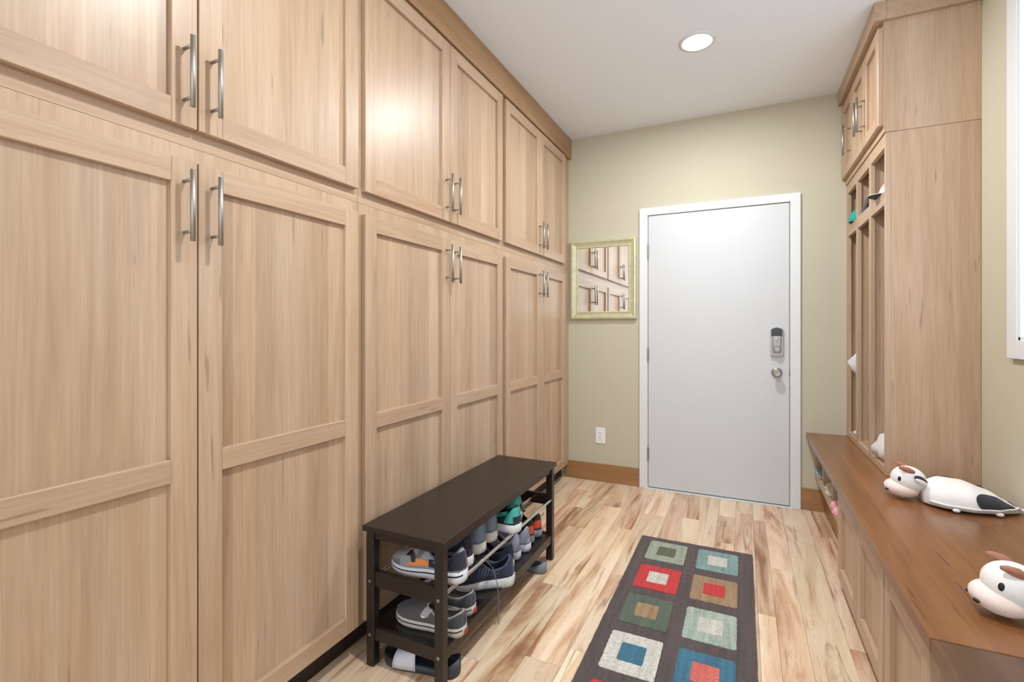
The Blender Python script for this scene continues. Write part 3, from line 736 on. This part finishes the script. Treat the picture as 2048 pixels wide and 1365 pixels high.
child_shoes(2.875, [(-.045, -.045, 0, .18, PS, 'pink rubber shoe in the near shoe opening, nearer one', 'pink shoes in the cubby'), (.050, -.04, 0, .18, PS, 'pink rubber shoe in the near shoe opening, farther one', 'pink shoes in the cubby')])

# ------------------------------------------------------------------ things in the locker
def cap(label, loc, rz, dome, brim, under, tilt=0):
    t = thing('baseball_cap', label, 'cap', loc, rz); t.rotation_euler = (tilt, 0, rz)
    rows = []
    for i in range(9):
        a = PI / 2 * i / 8
        rows.append([(.085 * math.cos(a) * math.cos(b_) * (1.08 if math.cos(b_) < 0 else 1), .075 * math.cos(a) * math.sin(b_), .095 * math.sin(a)) for b_ in [k * 2 * PI / 24 for k in range(24)]])
    o = obj('crown', grid(rows, True), dome, t, local=True, smooth=True); md = o.modifiers.new('th', 'SOLIDIFY'); md.thickness = .003
    rows = []
    for i in range(7):
        f = i / 6
        rows.append([(-(.078 * math.cos(b_) + .07 * f * math.cos(b_ * .9)), (.074 + .004 * f) * math.sin(b_) * 1.0, .007 - .003 * f - .003 * math.sin(b_) ** 2 * f) for b_ in [-1.25 + 2.5 * k / 14 for k in range(15)]])
    o = obj('brim', grid(rows), [brim, under], t, local=True, smooth=True); md = o.modifiers.new('th', 'SOLIDIFY'); md.thickness = .003; md.material_offset = 1
    obj('button', ell((0, 0, .096), (.007, .007, .004), u=12, v=8), brim, t, local=True, smooth=True)
    for k in range(3):
        b_ = k * PI / 3; pts = [(.086 * math.cos(a) * math.cos(b_) * (1.08 if math.cos(b_) * math.cos(a) < 0 else 1), .076 * math.cos(a) * math.sin(b_), .096 * math.sin(a) + .0005) for a in [PI * j / 16 for j in range(17)]]
        obj('seam', tube(pts, .0012, 6), brim, t, local=True)
    return t
cap('white cap with dark underside lying in the near top cubby', (.695, 2.965, 1.8500), .45, F('cap_white', (208, 210, 212)), F('cap_white', (208, 210, 212)), F('cap_under', (50, 50, 54)))
cap('teal cap in the far top cubby', (.668, 3.560, 1.8465), PI, F('cap_teal', (30, 160, 146)), F('cap_teal', (30, 160, 146)), F('cap_under', (50, 50, 54)))
t = thing('glove', 'dark grey folded knit gloves leaning in the middle top cubby', 'gloves', (.640, 3.335, 1.8445))
for k in range(3):
    b = ell((-.012 + .02 * k, .012 * k, .052), (.012, .038, .05), rot=Matrix.Rotation(.25, 4, 'Y'), u=16, v=10)
    obj('finger_fold', b, F('knit_charcoal', (74, 72, 74)), t, local=True, smooth=True)
obj('cuff', ell((.008, .01, .018), (.03, .042, .018), u=20, v=10), F('knit_charcoal', (74, 72, 74)), t, local=True, smooth=True)
def drape(name, label, cat, loc, rows, mat, th=.004):
    t = obj(name, grid(rows), mat, None, smooth=True); t.location = loc
    md = t.modifiers.new('th', 'SOLIDIFY'); md.thickness = th
    return tag(t, label, cat)
rows = []
for i in range(15):
    f = i / 14; z = -.86 * f; w = .02 + .055 * min(1, f * 3)
    rows.append([(-.05 - (.25 * math.exp(-((f - .80) / .16) ** 2)) * (1 - .8 * abs(q)) - .02 * math.sin(q * 9 + f * 5), q * w, z - .03 * abs(q)) for q in [-1 + 2 * k / 12 for k in range(13)]])
drape('hanging_shirt', 'white shirt hanging in the far locker bay', 'shirt', (.868, 3.62, 1.668), rows, F('shirt_white', (222, 220, 222)))
def crumple(name, label, cat, loc, sx, sy, sz, mat, seed):
    r = random.Random(seed); b = ell((0, 0, 0), (1, 1, 1), u=20, v=12)
    ph = [r.uniform(0, 6) for _ in range(6)]
    for v in b.verts:
        c = v.co; k = 1 + .16 * math.sin(c.x * 5 + ph[0]) * math.sin(c.y * 6 + ph[1]) + .10 * math.sin(c.z * 9 + ph[2] + c.x * 4)
        c *= k; cone = 1 - .55 * max(0, c.z); v.co = Vector((c.x * sx * cone, c.y * sy * cone, max(0, (c.z + .55)) * sz))
    o = obj(name, b, mat, None, smooth=True); o.location = loc; return tag(o, label, cat)
crumple('cloth_bag', 'white and grey cloth bag slumped at the bottom of the near locker bay', 'bag', (.668, 2.965, .5525), .075, .085, .10, F('bag_white', (216, 208, 206)), 2)
crumple('cloth_bundle', 'small white cloth bundle at the bottom of the far locker bay', 'cloth', (.645, 3.52, .5525), .04, .055, .035, F('shirt_white', (222, 220, 222)), 5)

# ------------------------------------------------------------------ plush cows
M_PL = fab('plush_white', (232, 228, 224), .04, .5, 420); M_PK = fab('plush_pinkish', (236, 216, 208), .04, .5, 420)
M_BK = fab('plush_black', (44, 44, 52), .1, .5, 420); M_HORN = fab('plush_brown', (160, 108, 86), .08, .4, 420); M_EYE = plain('eye_thread', (24, 22, 28), .5)
def cow(label, loc, rz, head_rot, group='plush cows on the bench'):
    t = thing('plush_cow', label, 'plush toy', loc, rz, group)
    WY = [(0, .062), (.06, .088), (.2, .112), (.45, .118), (.7, .092), (.88, .050), (1, .012)]
    HZ = [(0, .060), (.06, .078), (.2, .098), (.45, .094), (.7, .070), (.88, .040), (1, .020)]
    X0, LB = .062, .285
    def S(u, th, off=0.0):
        w, h = interp(WY, u) + off, interp(HZ, u) + off; z0 = .022
        c, sn = math.cos(th), math.sin(th)
        return (X0 + u * LB, -w * math.copysign(abs(c) ** .8, c) - .01 * u, z0 + (h - z0) * sn ** .85 if sn >= 0 else z0 - (z0 - .001) * abs(sn) ** .6)
    b = bmesh.new(); us = [i / 24 for i in range(25)]; n = 40
    rows = [[S(u, 2 * PI * k / n) for k in range(n)] for u in us]
    grid(rows, True, b)
    for r_ in (rows[0], rows[-1]): b.faces.new([b.verts.new(p) for p in r_])
    bmesh.ops.remove_doubles(b, verts=b.verts, dist=1e-5)
    obj('body', b, M_PL, t, local=True, smooth=True)
    def patch(u0, th0, ru, rt, sharp=1.0):
        bm = bmesh.new(); rows = []
        for i in range(8):
            rr_ = .02 + .98 * i / 7
            rows.append([S(min(.995, u0 + ru * rr_ * math.copysign(abs(math.cos(a)) ** sharp, math.cos(a))), max(.05, min(PI - .05, th0 + rt * rr_ * math.sin(a))), .0018) for a in [2 * PI * k / 36 for k in range(36)]])
        grid(rows, True, bm); obj('patch', bm, M_BK, t, local=True, smooth=True, label='black plush patch')
    patch(.70, .42, .22, .62); patch(.22, 2.25, .2, .42); patch(.93, 1.55, .045, .4)
    for zz, rad, mat, nm in ((.024, .0035, M_PL, 'zip_flap'), (.018, .0022, plain('zip_grey', (176, 176, 178), .5), 'zipper')):
        pts = []
        for i in range(25):
            u = .04 + .95 * i / 24; p = S(u, .0 if nm == 'zip_flap' else -.02, .0015); pts.append((p[0], p[1], zz))
        obj(nm, tube(pts, rad, 8), mat, t, local=True, smooth=True)
    for u in (.28, .72):
        for sg in (0, PI): p = S(u, sg); obj('foot', ell((p[0], p[1] * 1.02, .011), (.012, .008, .007), u=16, v=10), M_PL, t, local=True, smooth=True)
    obj('tail', tube([(X0 + LB - .01, -.012, .02), (X0 + LB + .012, -.016, .014), (X0 + LB + .03, -.02, .007)], [.006, .005, .006], 8), M_PL, t, local=True, smooth=True)
    # head, tilted so that it lies on its muzzle
    R = Matrix.Translation((.022, 0, .066)) @ head_rot
    def hp(c, r, nm, mat, rot=None, par=None, u=28, v=18):
        bm = ell((0, 0, 0), r, rot=None, u=u, v=v)
        m = R @ Matrix.Translation(Vector(c)) @ (rot if rot is not None else Matrix())
        bmesh.ops.transform(bm, matrix=m, verts=bm.verts)
        return obj(nm, bm, mat, t if par is None else par, local=True, smooth=True)
    hd = hp((0, 0, .012), (.058, .056, .052), 'head', M_PL)
    mz = hp((-.018, 0, -.027), (.058, .056, .035), 'muzzle', M_PK)
    for sg in (-1, 1):
        hp((-.036, sg * .042, .016), (.006, .0045, .010), 'eye', M_EYE, Matrix.Rotation(sg * .5, 4, 'Z'), hd)
        hp((-.069, sg * .026, -.038), (.0035, .0085, .0045), 'nostril', M_EYE, Matrix.Rotation(-sg * .5, 4, 'Z'), mz)
        pts = [R @ Vector(p) for p in ((.004, sg * .030, .046), (-.012, sg * .036, .056), (-.030, sg * .039, .060), (-.042, sg * .039, .060))]
        obj('horn', tube(pts, [.012, .0115, .0085, .0045], 12), M_HORN, hd, local=True, smooth=True)
        hp((.026, sg * .058, .030), (.026, .010, .013), 'ear', M_BK, Matrix.Rotation(sg * -.35, 4, 'Z') @ Matrix.Rotation(.45, 4, 'Y'), hd, 18, 12)
        hp((.027, sg * .0605, .0245), (.024, .010, .011), 'ear_inner', M_PL, Matrix.Rotation(sg * -.35, 4, 'Z') @ Matrix.Rotation(.45, 4, 'Y'), hd, 18, 12)
    return t
cow('plush cow lying beside the locker side panel, farther one', (.580, 2.46, .5115), -.05, Matrix.Rotation(.10, 4, 'Y'))
cow('plush cow at the right edge of the photo, nearer one', (.556, 1.555, .5115), -.16, Matrix.Rotation(.12, 4, 'Y') @ Matrix.Rotation(.15, 4, 'Z'))
